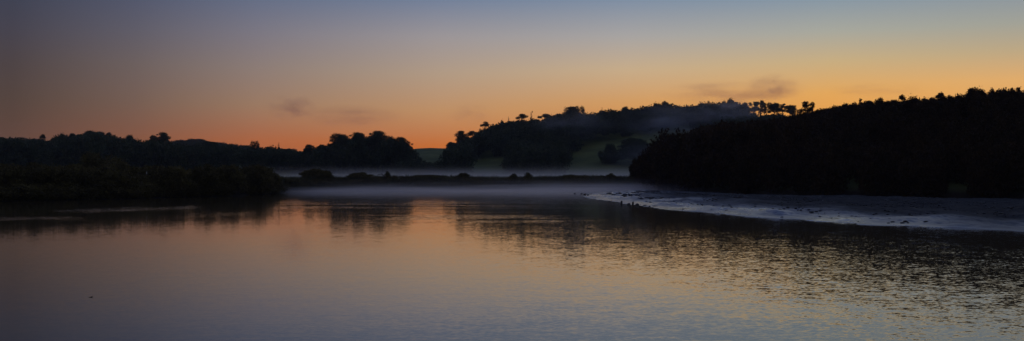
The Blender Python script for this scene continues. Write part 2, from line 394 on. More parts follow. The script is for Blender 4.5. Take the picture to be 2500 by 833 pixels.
    tk = tube(tp, np.linspace(tr*1.25, tr*.35, n), 7)
    return (V, Fc), join([tk]+limbs)
def plant(name, label, cat, group, x, ytop, D, wpx, kind, seed, leaf, ybase=None, mat=None, parts=('trunk', 'crown')):
    X = (x-CX)/F*D
    gz = float(ground_z(np.array([X]), np.array([D]))[0])
    H = max(.5, CAMZ+(HY-ytop)/F*D-gz); W = wpx/F*D
    crown, trunk = tree_parts(kind, H, W, seed, leaf)
    root = obj(name, None, loc=(X, D, gz)); root.empty_display_size = .5
    tag(root, label, cat, group)
    obj(parts[0], make_mesh(parts[0], *trunk, M_bark), root)
    obj(parts[1], make_mesh(parts[1], *crown, mat or M_far), root)
    return root

G_R = 'trees standing out on the hill skyline right of the saddle'
G_P = 'open pines on the ridge behind the dark point'
G_C = 'spreading trees of the clump left of the saddle'
G_L = 'trees standing out on the long treeline at left'
T = [
 # name, label, x, ytop, D, width px, kind, group
 ('round_tree', 'low round dark tree crouching at the very foot of the hill beside the bare saddle', 1102, 347, 520, 22, 'bush', G_R),
 ('gum_tree', 'airy gappy tree with forked bare limbs, first tall one right of the bare saddle', 1123, 320, 524, 38, 'gum', G_R),
 ('gum_tree', 'leaning gappy tree just uphill of the airy forked tree by the saddle', 1154, 320, 526, 32, 'gum', G_R),
 ('umbrella_tree', 'small flat-headed umbrella tree on the steep left shoulder of the hill', 1185, 297, 528, 22, 'umbrella', G_R),
 ('small_tree', 'small round-headed tree between the shoulder umbrella tree and the thin spire', 1226, 293, 529, 13, 'round', G_R),
 ('spire_tree', 'thin pointed spire poking up left of the big flat umbrella tree', 1241, 286, 529, 9, 'conifer', G_R),
 ('umbrella_tree', 'largest flat umbrella tree on several thin bare stems high on the hill skyline', 1271, 278, 529, 27, 'umbrella', G_R),
 ('dead_tree', 'bare dead tree of thin upright twigs between two umbrella trees', 1296, 271, 529, 15, 'dead', G_R),
 ('umbrella_tree', 'wide two-tiered umbrella tree just right of the bare dead tree', 1329, 278, 528, 30, 'umbrella', G_R),
 ('small_tree', 'small bushy tree filling the dip left of the tall gappy clump', 1360, 279, 528, 18, 'round', G_R),
 ('gum_tree', 'biggest gappy tree of the hill skyline with light showing under its crown', 1394, 261, 526, 52, 'gum', G_R),
 ('pompom_tree', 'ball-headed tree rising out of the right half of the biggest gappy tree', 1411, 258, 528, 13, 'pompom', G_R),
 ('pompom_tree', 'ball-headed tree at the right edge of the biggest gappy tree', 1423, 258, 527, 14, 'pompom', G_R),
 ('spire_tree', 'left one of two small pointed trees in the middle of the hill skyline', 1470, 264, 529, 9, 'conifer', G_R),
 ('spire_tree', 'right one of two small pointed trees in the middle of the hill skyline', 1485, 264, 529, 9, 'conifer', G_R),
 ('umbrella_tree', 'ragged flat-topped tree right of the two small pointed trees', 1526, 260, 529, 20, 'umbrella', G_R),
 ('umbrella_tree', 'little flat-topped tree left of the dome-shaped canopy', 1558, 264, 529, 13, 'umbrella', G_R),
 ('round_tree', 'dome-crowned tree left of the tall thin-stemmed umbrella tree', 1603, 252, 529, 26, 'round', G_R),
 ('umbrella_tree', 'tall thin-stemmed tree whose flat tilted head floats above the canopy', 1620, 246.5, 531, 13, 'umbrella', G_R),
 ('round_tree', 'smooth ball-crowned tree in the misty right part of the hill', 1711, 249, 529, 20, 'round', G_R),
 ('small_tree', 'small ragged tree just right of the smooth ball-crowned tree', 1728, 247, 529, 15, 'gum', G_R),
 ('small_tree', 'slim tree left of the tallest misty dome', 1767, 245, 529, 12, 'pompom', G_R),
 ('round_tree', 'tallest dense dome in the mist left of the row of open pines', 1784, 241, 527, 27, 'round', G_R),
 ('pine_tree', 'first open pine right of the misty dome with sky between its branches', 1822, 250, 525, 25, 'pine', G_P),
 ('pine_tree', 'second open pine from the misty dome, slightly lower head', 1840, 249, 529, 20, 'pine', G_P),
 ('pine_tree', 'pointed-headed open pine, tallest of the row of bright-lit pines', 1855, 246, 526, 22, 'pine', G_P),
 ('pine_tree', 'low drooping pine at the right end of the bright-lit row', 1867, 259, 523, 15, 'pine', G_P),
 ('pine_tree', 'broad domed pine right of the notch of open sky', 1892, 251, 526, 38, 'pine', G_P),
 ('pine_tree', 'narrow pine wedged between two broad domed pines', 1910, 253, 528, 14, 'pine', G_P),
 ('pine_tree', 'broad pine with golden light under it, last before the dark point', 1929, 257, 525, 28, 'pine', G_P),
 ('spreading_tree', 'leftmost low layered tree of the clump left of the saddle', 756, 354, 428, 36, 'macro', G_C),
 ('spreading_tree', 'second low layered tree, twin of the leftmost one in the clump', 787, 354, 430, 34, 'macro', G_C),
 ('spreading_tree', 'big wind-swept tree with tiered branches on the left of the clump', 836, 328, 430, 64, 'macro', G_C),
 ('spreading_tree', 'wide tree with a loose tuft at its top in the middle of the clump', 872, 325, 428, 56, 'macro', G_C),
 ('spreading_tree', 'tallest dense tree with a ragged flat top in the clump', 920, 321, 432, 62, 'macro', G_C),
 ('spreading_tree', 'rounded tree between the tallest one and the drooping one of the clump', 954, 334, 428, 42, 'round', G_C),
 ('spreading_tree', 'gappy tree with drooping boughs at the right end of the clump by the saddle', 983, 336, 426, 48, 'macro', G_C),
 ('small_tree', 'lone tiny round-headed tree above the far left skyline', 103, 328, 520, 15, 'umbrella', G_L),
 ('round_tree', 'tree left of the twin bump on the far left hill', 152, 325, 515, 18, 'round', G_L),
 ('round_tree', 'low wide tree just left of the high left dome', 178, 326, 515, 24, 'macro', G_L),
 ('round_tree', 'high broad dome topping the left hill', 230, 320, 512, 54, 'round', G_L),
 ('umbrella_tree', 'tiny umbrella tree on the right shoulder of the high left dome', 265, 323, 515, 14, 'umbrella', G_L),
 ('round_tree', 'small dome tree in the gap between left hill and layered tree', 315, 330, 490, 27, 'round', G_L),
 ('spreading_tree', 'dense tree touching the left side of the layered flat tree', 376, 331, 470, 26, 'macro', G_L),
 ('spreading_tree', 'layered flat tree with sky showing between its tiers on the left skyline', 398, 324, 468, 36, 'macro', G_L),
 ('spreading_tree', 'broad low tree in the middle of the left treeline', 512, 346, 450, 46, 'macro', G_L),
 ('round_tree', 'small round tree left of the two ball-headed trees', 577, 352, 448, 18, 'round', G_L),
 ('pompom_tree', 'left one of two ball-headed trees on the left treeline', 614, 344, 450, 13, 'pompom', G_L),
 ('pompom_tree', 'right one of two ball-headed trees on the left treeline', 626, 344, 450, 14, 'pompom', G_L),
 ('round_tree', 'dense tree joined to the left of the pointed conifer', 664, 357, 446, 28, 'round', G_L),
 ('spire_tree', 'pointed conifer at the right end of the left treeline', 681, 350, 446, 14, 'conifer', G_L),
 ('round_tree', 'shaded tree standing out low on the hill pasture, smaller of two', 1487, 352, 436, 44, 'bush', 'trees on the hill pasture'),
 ('round_tree', 'broad shaded tree low on the hill pasture behind the point', 1548, 338, 434, 80, 'macro', 'trees on the hill pasture'),
]
for i, (nm, lb, x, yt, D, w, kd, gr) in enumerate(T):
    plant(nm, lb, 'tree', gr, x, yt, D, w, kd, 100+i, .34 if kd != 'umbrella' else .26)

# woods: masses nobody could count, merged from ragged crowns
def proto(kind, n=5, leaf=.55, seed=0, dens=.45):
    out = []
    for k in range(n):
        (V, Fc), (Vt, Ft) = tree_parts(kind, 8, 6.4, seed+k, leaf, dens)
        out.append((V/[6.4, 6.4, 8], Fc))
    return out
def wood(name, label, cat, spots, protos, mat, seed):
    """spots: (X, Y, zground, height, width)"""
    r = np.random.default_rng(seed); parts = []
    for (X, Y, z, H, W) in spots:
        V, Fc = protos[r.integers(len(protos))]
        t = r.uniform(0, 2*math.pi); c, s = math.cos(t), math.sin(t)
        q = V*[W, W, H]
        parts.append((np.stack([q[:, 0]*c-q[:, 1]*s+X, q[:, 0]*s+q[:, 1]*c+Y, q[:, 2]+z], -1), Fc))
    o = obj(name, make_mesh(name, *join(parts), mat))
    tag(o, label, cat, kind='stuff'); return o
pr_far = proto('round', 4, .7, 10)+proto('gum', 2, .65, 30)+proto('bush', 2, .8, 50)

CAN_R = [(1090, 365), (1104, 356), (1125, 345), (1160, 337), (1172, 324), (1190, 309), (1230, 300), (1260, 296), (1300, 293), (1340, 286), (1370, 279), (1400, 273), (1425, 280), (1450, 277), (1480, 271), (1510, 268), (1550, 268), (1590, 259), (1620, 255), (1650, 256), (1672, 260), (1700, 258), (1715, 254), (1740, 252), (1760, 250), (1785, 246), (1806, 251), (1816, 260), (1830, 278), (1870, 284), (1895, 280), (1950, 290), (2100, 296), (3000, 310)]
CAN_L = [(-1500, 345), (-300, 335), (0, 338), (60, 341), (90, 343), (125, 343), (150, 333), (200, 329), (230, 326), (270, 332), (300, 341), (340, 340), (360, 344), (410, 346), (440, 352), (510, 351), (530, 354), (560, 359), (600, 361), (640, 363), (660, 361), (700, 367), (745, 371), (757, 362), (800, 359), (815, 348), (845, 336), (900, 330), (935, 332), (965, 340), (990, 350), (1006, 364), (1012, 385), (1020, 420)]
# pasture openings on the right hill, as polygons on the hillside as seen from the river
OPEN = [np.array([(1375, 378), (1405, 360), (1440, 348), (1500, 333), (1600, 320), (1720, 312), (1720, 345), (1640, 372), (1560, 396), (1470, 399), (1395, 396)], float),
        np.array([(1085, 404), (1130, 391), (1190, 377), (1240, 376), (1238, 402), (1170, 408)], float),
        np.array([(1000, 362), (1100, 362), (1095, 380), (1040, 392), (1000, 380)], float)]
def cands(x0, x1, D0, D1, step, r, jit=.45):
    pts = []
    for D in np.arange(D0, D1, step):
        for X in np.arange((x0-CX)/F*D, (x1-CX)/F*D, step):
            pts.append((X+r.uniform(-jit, jit)*step, D+r.uniform(-jit, jit)*step))
    return np.array(pts)
def hill_spots(x0, x1, D0, D1, step, canopy, opens, seed, hmin=5, hmax=10, ridge_only=False):
    r = np.random.default_rng(seed)
    p = cands(x0, x1, D0, D1, step, r)
    z = ground_z(p[:, 0], p[:, 1]); x = CX+p[:, 0]/p[:, 1]*F; y = HY-(z+1.5-CAMZ)/p[:, 1]*F
    ok = np.ones(len(p), bool)
    for o in opens: ok &= poly_dist(x, y, o) < 0
    out = []
    for (X, Y), zz, xx, k in zip(p, z, x, ok):
        if not k: continue
        H = r.uniform(hmin, hmax); cap = CAMZ+(HY-(interp(xx, canopy)+r.uniform(-5.5, 7)))/F*Y-zz
        H = min(H, cap)
        if H < 1.6: continue
        out.append((X, Y, zz-.3, H, step*r.uniform(1.0, 1.7)*min(1, .35+H/9)))
    return out
sp = hill_spots(1092, 2150, 402, 545, 5.4, CAN_R, OPEN, 5, 7, 12)
sp += hill_spots(985, 1105, 398, 424, 5, [(900, 386), (1040, 391), (1105, 384), (1200, 388)], [], 25, 3, 6)
# keep the pasture's own line of sight clear: drop trees whose tops would cover it
sp2 = []
for s in sp:
    x = CX+s[0]/s[1]*F; yt = HY-(s[2]+s[3]-CAMZ)/s[1]*F; yb = HY-(s[2]-CAMZ)/s[1]*F
    bad = any(poly_dist(np.array([x]), np.array([yy]), o)[0] > 0 for o in OPEN for yy in (yt+2, (yt+yb)/2))
    if not bad: sp2.append(s)
wood('woodland', 'dark evergreen wood covering the hill right of the bare saddle', 'woodland', sp2, pr_far, M_far, 1)
spl = hill_spots(-500, 1012, 424, 470, 5.2, CAN_L, [], 6, 7, 20)
spl += hill_spots(-500, 380, 475, 535, 5.8, CAN_L, [], 16, 5, 10)
wood('woodland', 'long dark tree belt behind the pasture left of the saddle', 'woodland', spl, pr_far, M_far, 2)
FC = [(-1500, 345), (0, 338), (60, 339), (110, 344), (200, 350), (400, 352), (430, 346), (460, 342), (500, 343), (540, 349), (570, 356), (640, 362), (700, 366), (745, 370), (790, 384), (1020, 390)]
spf = hill_spots(-500, 800, 850, 910, 8.5, FC, [], 8, 4, 8)
wood('woodland', 'faint blue wooded rise farthest behind the left tree belt', 'woodland', spf, pr_far, M_far, 3)

# ------------------------------------------------------------------ the dark wooded point at right
pr_near = proto('bush', 5, .5, 70, .5)
r = np.random.default_rng(12)
p = []
for Y in np.arange(84, 262, 2.9):
    for X in np.arange(22, 215, 2.9):
        p.append((X+r.uniform(-1.2, 1.2), Y+r.uniform(-1.2, 1.2)))
p = np.array(p); dist = poly_dist(p[:, 0], p[:, 1], VEG); x = CX+p[:, 0]/p[:, 1]*F
ok = (dist > -.3) & (dist < 46) & (x < 4300) & (x > 1500)
p = p[ok]; dist = dist[ok]; x = x[ok]; z = ground_z(p[:, 0], p[:, 1])
spn = []
for (X, Y), dd_, xx, zz in zip(p, dist, x, z):
    if dd_ > 14 and r.random() < .3: continue
    H = r.uniform(3.4, 5.4)+(.8 if dd_ < 4 else 0)
    if xx < 1950: H = r.uniform(5, 9.5)
    if xx < 1800: H = 12
    cap = CAMZ+(HY-(interp(xx, PSKY)+(r.uniform(-4, 6) if xx > 1900 else r.uniform(-2.5, 4))))/F*Y-zz
    H = min(H, cap)
    if xx < 1800: H = H*r.uniform(.93, 1.0)
    if H < 1.2: continue
    Wd = r.uniform(2.6, 4.8)*min(1, H/4+.15)
    if xx < 1800: Wd = max(Wd, H*r.uniform(.55, .75))
    X = max(X, (1549-CX)/F*Y+Wd*.5)
    spn.append((X, Y, max(zz-.5, .05), H+.4, Wd))
wood('scrub_thicket', 'near-black mass of scrub clothing the point above the mud', 'thicket', spn, pr_near, M_scrub, 4)
print('point crowns', len(spn), 'hill', len(sp2), 'left', len(spl), 'far', len(spf))
# crowns one can tell apart along the top of the point
def pdist(x):   # distance at which the point's skyline stands
    Ds = np.arange(100, 240, 1.0); X = (x-CX)/F*Ds
    d_ = poly_dist(X, Ds, VEG); k = np.where(d_ > 24)[0]
    return float(Ds[k[0]]) if len(k) else 215.0
G_S = 'scrub trees along the top of the dark point'
S = [(1557, 389, 26, 'bush', 'rounded crown bulging over the water at the tip of the point', 226), (1603, 350, 34, 'bush', 'rounded scrub crown on the first rise of the point', 216),
     (1965, 248, 24, 'gum', 'gappy crown with sloping branches where the point meets the pines', None), (1986, 249, 18, 'gum', 'leaning gappy crown just right of the sloping-branched crown', None),
     (2100, 241, 12, 'gum', 'small tufted crown sticking up at the middle of the point skyline', None),
     (2147, 239, 20, 'round', 'round tufted crown standing above the middle of the point skyline', None),
     (2205, 232, 22, 'gum', 'peaked tufted crown at two thirds of the point skyline', None), (2228, 235, 24, 'round', 'wide crown joined to the peaked tufted crown', None),
     (2296, 226, 22, 'gum', 'upright crown with a wisp at its tip before the high block', None),
     (2382, 215, 34, 'round', 'highest squarish crown near the right end of the point skyline', None), (2422, 216, 16, 'gum', 'small crown just right of the highest squarish crown', None),
     (2454, 214, 14, 'round', 'small round crown near the right edge of the photo', None), (2487, 213, 14, 'round', 'last small peaked crown at the right edge of the photo', None)]
for x in (2012, 2040, 2062, 2083, 2120, 2168, 2186, 2258, 2276, 2318, 2338, 2358, 2402, 2438, 2470):
    S.append((x+r.uniform(-3, 3), float(interp(x, PSKY))-r.uniform(2, 8), r.uniform(22, 38), r.choice(['gum', 'round', 'bush']), None, None))
for i, (x, yt, w, kd, lb, D) in enumerate(S):
    D = D or min(210, pdist(x)+r.uniform(-4, 6))
    plant('scrub_tree', lb or 'one of the small tufted scrub crowns strung along the top of the dark point', 'tree', G_S, x, yt, D, w*(1.5 if lb else 1), str(kd), 300+i, .2, mat=M_scrub)

# ------------------------------------------------------------------ shrubs on the far bank
B = [(252, 374, 118, 176, 'broad dark dome-shaped shrub standing behind the left bank'),
     (20, 404, 120, 126, 'dark shrub at the far left end of the bank'),
     (112, 400, 110, 129, 'shrub with greenish top left of the dome-shaped shrub'),
     (190, 403, 84, 131, 'shrub in front of the left foot of the dome-shaped shrub'),
     (283, 405, 92, 135, 'greenish-topped shrub just below the dome-shaped shrub'),
     (358, 405, 62, 144, 'dark shrub right behind the little pale post'),
     (425, 409, 84, 142, 'shrub right of the little pale post'),
     (503, 402, 62, 147, 'tallest ragged shrub in the middle of the left bank'),
     (560, 405, 88, 152, 'wide dark shrub right of the tallest ragged shrub'),
     (620, 404, 84, 160, 'dark shrub near the right end of the left thicket'),
     (655, 417, 48, 170, 'sloping shrub where the thicket gives way to mist'),
     (700, 436, 60, 186, 'low flat shrub right of the thicket on the low bank'),
     (775, 413, 76, 201, 'isolated round shrub silhouetted against the mist'),
     (880, 421, 58, 208, 'low long shrub right of the isolated round shrub'),
     (946, 418, 15, 209, 'slim upright shrub beside the leaning bare branch'),
     (1040, 427, 70, 214, 'very low shrub mound between the leaning branch and the paired shrubs'),
     (1130, 422, 28, 213, 'small pointed shrub alone on the low bank below the gappy trees'),
     (1255, 424, 24, 213, 'left one of the paired small shrubs on the low bank'),
     (1288, 422, 28, 213, 'right one of the paired small shrubs on the low bank'),
     (1400, 427, 60, 215, 'low shrub mound in mist right of the paired shrubs'),
     (1492, 423, 26, 218, 'little shrub fading in mist near the wooded point')]
for i, (x, yt, w, D, lb) in enumerate(B):
    plant('bank_shrub', lb, 'shrub', 'shrubs along the far river bank', x, yt, D, w, 'bush', 500+i, .24, mat=M_bush, parts=('stem', 'foliage'))
# a leaning bare branch beside the slim shrub
X0 = P(922, 427, 208); X1 = P(945, 430, 208); gz = float(ground_z(np.array([X1[0]]), np.array([208.]))[0])
br = tube([X1-[0, 0, X1[2]-gz+.1], (X0+X1)/2+[0, 0, .25], X0], [.10, .08, .05], 6)
br2 = tube([(X0+X1)/2+[0, 0, .25], P(930, 423.5, 208)], [.05, .02], 5)
tag(obj('bare_branch', make_mesh('bare_branch', *join([br, br2]), M_bark)), 'bare leaning branch beside the slim upright shrub on the bank', 'branch')

# bank thicket + grass: uncountable cover
r = np.random.default_rng(21); spb = []
for x in np.arange(-700, 680, 10):
    D0 = interp(x, SHORE)
    for k in range(3):
        D = D0+1.2+k*2.6+r.uniform(-.6, .6); X = (x-CX)/F*D+r.uniform(-.3, .3); zz = float(ground_z(np.array([X]), np.array([D]))[0])
        spb.append((X, D, max(zz-.3, 0.02), r.uniform(1.3, 2.1)+.25*k, r.uniform(2.2, 3.4)))
for x in np.arange(680, 1570, 9):
    D0 = interp(x, SHORE)
    for k in range(2):
        D = D0+2.5+k*3+r.uniform(-1, 1); X = (x-CX)/F*D+r.uniform(-.4, .4); zz = float(ground_z(np.array([X]), np.array([D]))[0])
        spb.append((X, D, zz-.25, r.uniform(.4, 1.15), r.uniform(1.2, 3.2)))
pr_bank = proto('bush', 4, .6, 90, .4)
wood('bank_undergrowth', 'tangled dark undergrowth hanging over the water all along the far bank', 'undergrowth', spb, pr_bank, M_bush, 6)
n = 16000
x = r.uniform(-300, 1640, n); D0 = interp(x, SHORE); D = D0+1.5+r.exponential(7, n); X = (x-CX)/F*D
z = ground_z(X, D); C = np.stack([X, D, z], -1)
h = r.uniform(.25, .65, n)*(1+.5*sstep(.45, .7, fbm(X*.2, D*.2)))
Vb = []; 
for k in range(3):
    a = r.uniform(0, math.pi, n); wv = np.stack([np.cos(a), np.sin(a), 0*a], -1)*.045; o = r.normal(0, .12, (n, 3)); o[:, 2] = 0
    tip = np.stack([r.normal(0, .16, n), r.normal(0, .16, n), h], -1)
    Vb.append(np.stack([C+o-wv, C+o+wv, C+o+tip*[.6, .6, .6]+wv*.6, C+o+tip], 1).reshape(-1, 4, 3))
Vb = np.concatenate(Vb).reshape(-1, 3)
tag(obj('grass', make_mesh('grass', Vb, np.arange(len(Vb)).reshape(-1, 4), M_grass)), 'rough grass along the top of the far river bank', 'grass', kind='stuff')

# ------------------------------------------------------------------ small things
def lump(rx, ry, rz, seed, seg=10, rings=7):
    r = np.random.default_rng(seed); V, Fc = [], []
    for i in range(rings+1):
        ph = math.pi*i/rings
        for k in range(seg):
            t = 2*math.pi*k/seg; q = 1+.35*(fbm(np.array([math.cos(t)*1.5+seed]), np.array([math.sin(t)*1.5+ph*1.3]))[0]-.5)*2
            V.append((rx*q*math.sin(ph)*math.cos(t), ry*q*math.sin(ph)*math.sin(t), rz*q*math.cos(ph)))
    for i in range(rings):
        for k in range(seg): Fc.append((i*seg+k, (i+1)*seg+k, (i+1)*seg+(k+1) % seg, i*seg+(k+1) % seg))
    return np.array(V), np.array(Fc)
r = np.random.default_rng(77); clods = []; protos_c = [lump(1, .8, 1, i, 7, 5) for i in range(6)]
cx_ = r.uniform(14, 62, 6000); cy_ = r.uniform(50, 215, 6000); cd_ = poly_dist(cx_, cy_, MUD)
for X, Y, q in zip(cx_, cy_, cd_):
    if q < .8 or r.random() > .25+q/25: continue
    V, Fc = protos_c[r.integers(6)]; k = r.uniform(.04, .13)*(1+.8*(Y > 120))
    clods.append((V*[k*1.3, k, k*.45]+[X, Y, .02+.55*(1-math.exp(-q*.07))], Fc))
tag(obj('mud_clods', make_mesh('mud_clods', *join(clods), M_rock)), 'dark clods and litter strewn over the wet mud flat', 'mud clods', kind='stuff')
def at_water(x, y): 
    D = CAMZ*F/(y-HY); return (x-CX)/F*D, D
for x, y, hp, wp, lb in [(1517, 497, 8, 5, 'short upright stump standing alone at the water edge left of the rocks'), (1545, 500, 9, 5, 'upright stump in the middle of the rocks at the mud edge')]:
    X, Y = at_water(x, y); h = hp/F*Y*.8; w = wp/F*Y/2
    s1 = tube([(0, 0, -.3), (0.01, 0, h*.5), (.02, .01, h*.93), (.0, 0, h)], [w*1.1, w*.9, w*.95, w*.55], 9); s2 = tube([(0, 0, h*.3), (w*1.4, 0, h*.55)], [w*.35, w*.15], 5)
    tag(obj('tree_stump', make_mesh('tree_stump', *join([s1, s2]), M_stump), loc=(X, Y, 0)), lb, 'stump', 'debris along the mud edge')
for i, (x, y, hp, wp, lb) in enumerate([(1535, 500, 5, 9, 'small dark rock left of the middle stump'), (1556, 502, 7, 10, 'biggest lumpy rock just right of the middle stump'), (1575, 503, 3, 10, 'flat rock between the biggest rock and the long low rock'),
                          (1600, 505, 3.5, 13, 'long low rock at the right end of the cluster by the mud edge'), (1586, 505, 3, 5, 'tiny rock wedged between the two flat rocks'), (1668, 513, 3.5, 6, 'lone small rock in the water right of the rock cluster')]):
    X, Y = at_water(x, y); V, Fc = lump(wp/F*Y/2, wp/F*Y*.5, hp/F*Y*.62, 40+i)
    tag(obj('rock', make_mesh('rock', V, Fc, M_rock), loc=(X, Y, .03)), lb, 'rock', 'debris along the mud edge')
def duck(x, y, face, lb, s=.62):
    X, Y = at_water(x, y)
    V, Fc = lump(.24*s, .12*s, .10*s, 3); V = V-[0, 0, -.05*s]
    neck = tube([(.12*s, 0, .06*s), (.19*s, 0, .15*s), (.21*s, 0, .2*s)], [.07*s, .05*s, .045*s], 7)
    hd = lump(.065*s, .045*s, .045*s, 5); hd = (hd[0]+[.23*s, 0, .21*s], hd[1])
    tail = tube([(-.2*s, 0, .09*s), (-.3*s, 0, .14*s)], [.05*s, .01*s], 6)
    b = obj('water_bird', make_mesh('water_bird', *join([(V, Fc), neck, hd, tail]), M_feather, True), loc=(X, Y, 0)); b.rotation_euler[2] = face
    tag(b, lb, 'bird', 'birds resting on the water off the mud tip')
    obj('beak', make_mesh('beak', *tube([(.28*s, 0, .205*s), (.35*s, 0, .195*s)], [.018*s, .008*s], 5), M_stump), b)
duck(1403, 473, 0.2, 'lone dark bird floating farthest left of the mud tip')
duck(1420, 473.5, 2.9, 'dark floating bird, second from the left off the mud tip')
duck(1427.5, 475, .1, 'larger dark bird in the middle of the little flock off the mud tip', .8)
duck(1435.5, 476.5, 3.3, 'dark floating bird lowest in the flock, just above the mud tip')
duck(1442.5, 475, .5, 'dark floating bird nearest the mud tip, right end of the flock')
# pale post
D = 141.0; X = (358-CX)/F*D; zt = CAMZ+(HY-419.5)/F*D; zb = float(ground_z(np.array([X]), np.array([D]))[0])
p0 = obj('marker_post', make_mesh('marker_post', *join([tube([(0, 0, -.4), (0, 0, zt-zb-.02), (0, 0, zt-zb)], [.07, .065, .05], 8)]), M_post), loc=(X, D, zb))
tag(p0, 'thin pale post standing in front of the left bank shrubs', 'post')
X, Y = at_water(222, 726)
tag(obj('driftwood', make_mesh('driftwood', *join([tube([(-.06, 0, .0), (0, .02, .006), (.05, 0, .0)], [.005, .008, .004], 6), tube([(0, .02, .01), (.03, .06, .03)], [.007, .003], 5)]), M_stump), loc=(X, Y, 0)), 'little dark floating twig alone on smooth water at lower left', 'driftwood')

# ------------------------------------------------------------------ air: haze, mist, wisps
def vol_box(name, lo, hi, mat):
    lo = np.array(lo, float); hi = np.array(hi, float)
    V = [(x, y, z) for z in (lo[2], hi[2]) for y in (lo[1], hi[1]) for x in (lo[0], hi[0])]
    Fc = [(0, 2, 3, 1), (4, 5, 7, 6), (0, 1, 5, 4), (2, 6, 7, 3), (0, 4, 6, 2), (1, 3, 7, 5)]
    return obj(name, make_mesh(name, V, Fc, mat))
def vol_mat(name, color, density, aniso=.72):
    m = bpy.data.materials.new(name); t, N, L = nt(m)
    out = N.new('ShaderNodeOutputMaterial'); v = N.new('ShaderNodeVolumePrincipled')
    v.inputs['Color'].default_value = (*color, 1); v.inputs['Density'].default_value = density; v.inputs['Anisotropy'].default_value = aniso
    L.new(v.outputs[0], out.inputs['Volume'])
    return m, N, L, v
mh, N, L, v = vol_mat('haze', (.85, .88, .98), .00010, .4)
tag(vol_box('haze', (-1700, -330, -2.9), (1700, 1540, 62), mh), 'thin even dawn haze in the air', 'haze', kind='stuff')
def bank_mist(name, label, lo, hi, dens, zscale, z0, color, fades, nscale=(.02, .05, .35), nlo=.38, nhi=.62):
    m, N, L, v = vol_mat(name, color, 0)
    geo = N.new('ShaderNodeNewGeometry'); sx = N.new('ShaderNodeSeparateXYZ'); tc = N.new('ShaderNodeTexCoord'); L.new(tc.outputs['Object'], sx.inputs[0])
    def mth(op, a, b=None):
        q = N.new('ShaderNodeMath'); q.operation = op
        for i, s in enumerate((a, b)):
            if s is None: continue
            if isinstance(s, (int, float)): q.inputs[i].default_value = s
            else: L.new(s, q.inputs[i])
        return q.outputs[0]
    def mrange(s, a, b):
        q = N.new('ShaderNodeMapRange'); q.interpolation_type = 'SMOOTHSTEP'; L.new(s, q.inputs['Value']); q.inputs['From Min'].default_value = a; q.inputs['From Max'].default_value = b
        return q.outputs[0]
    h = mth('EXPONENT', mth('MULTIPLY', mth('SUBTRACT', sx.outputs['Z'], z0), -1/zscale))
    d_ = mth('MULTIPLY', h, dens)
    for ax, a, b in fades: d_ = mth('MULTIPLY', d_, mrange(sx.outputs[ax], a, b))
    d_ = mth('MULTIPLY', d_, mrange(sx.outputs['Z'], hi[2], hi[2]-.5*(hi[2]-lo[2])))
    vm = N.new('ShaderNodeVectorMath'); vm.operation = 'MULTIPLY'; L.new(tc.outputs['Object'], vm.inputs[0]); vm.inputs[1].default_value = nscale
    no = N.new('ShaderNodeTexNoise'); no.inputs['Scale'].default_value = 1; no.inputs['Detail'].default_value = 2; L.new(vm.outputs[0], no.inputs['Vector'])
    d_ = mth('MULTIPLY', d_, mth('ADD', mth('MULTIPLY', mrange(no.outputs['Fac'], nlo, nhi), .8), .3))
    L.new(d_, v.inputs['Density'])
    o = vol_box(name, lo, hi, m); tag(o, label, 'mist', kind='stuff'); return o
bank_mist('river_mist', 'white mist lying low on the river along the far bank', (-150, 88, .02), (45, 214, 3.4), .62, .38, 0, (.995, .92, .86), [('X', -150, 40), ('Y', 162, 212), ('X', 45, 38)], (.05, .07, 1.3), .4, .62)
bank_mist('pasture_mist', 'flat sheet of mist over the pasture behind the bank', (-160, 222, 1.6), (110, 412, 6.2), .022, .9, 2.3, (.99, .93, .9), [('X', -90, -30), ('Y', 222, 250), ('X', 110, 80)])
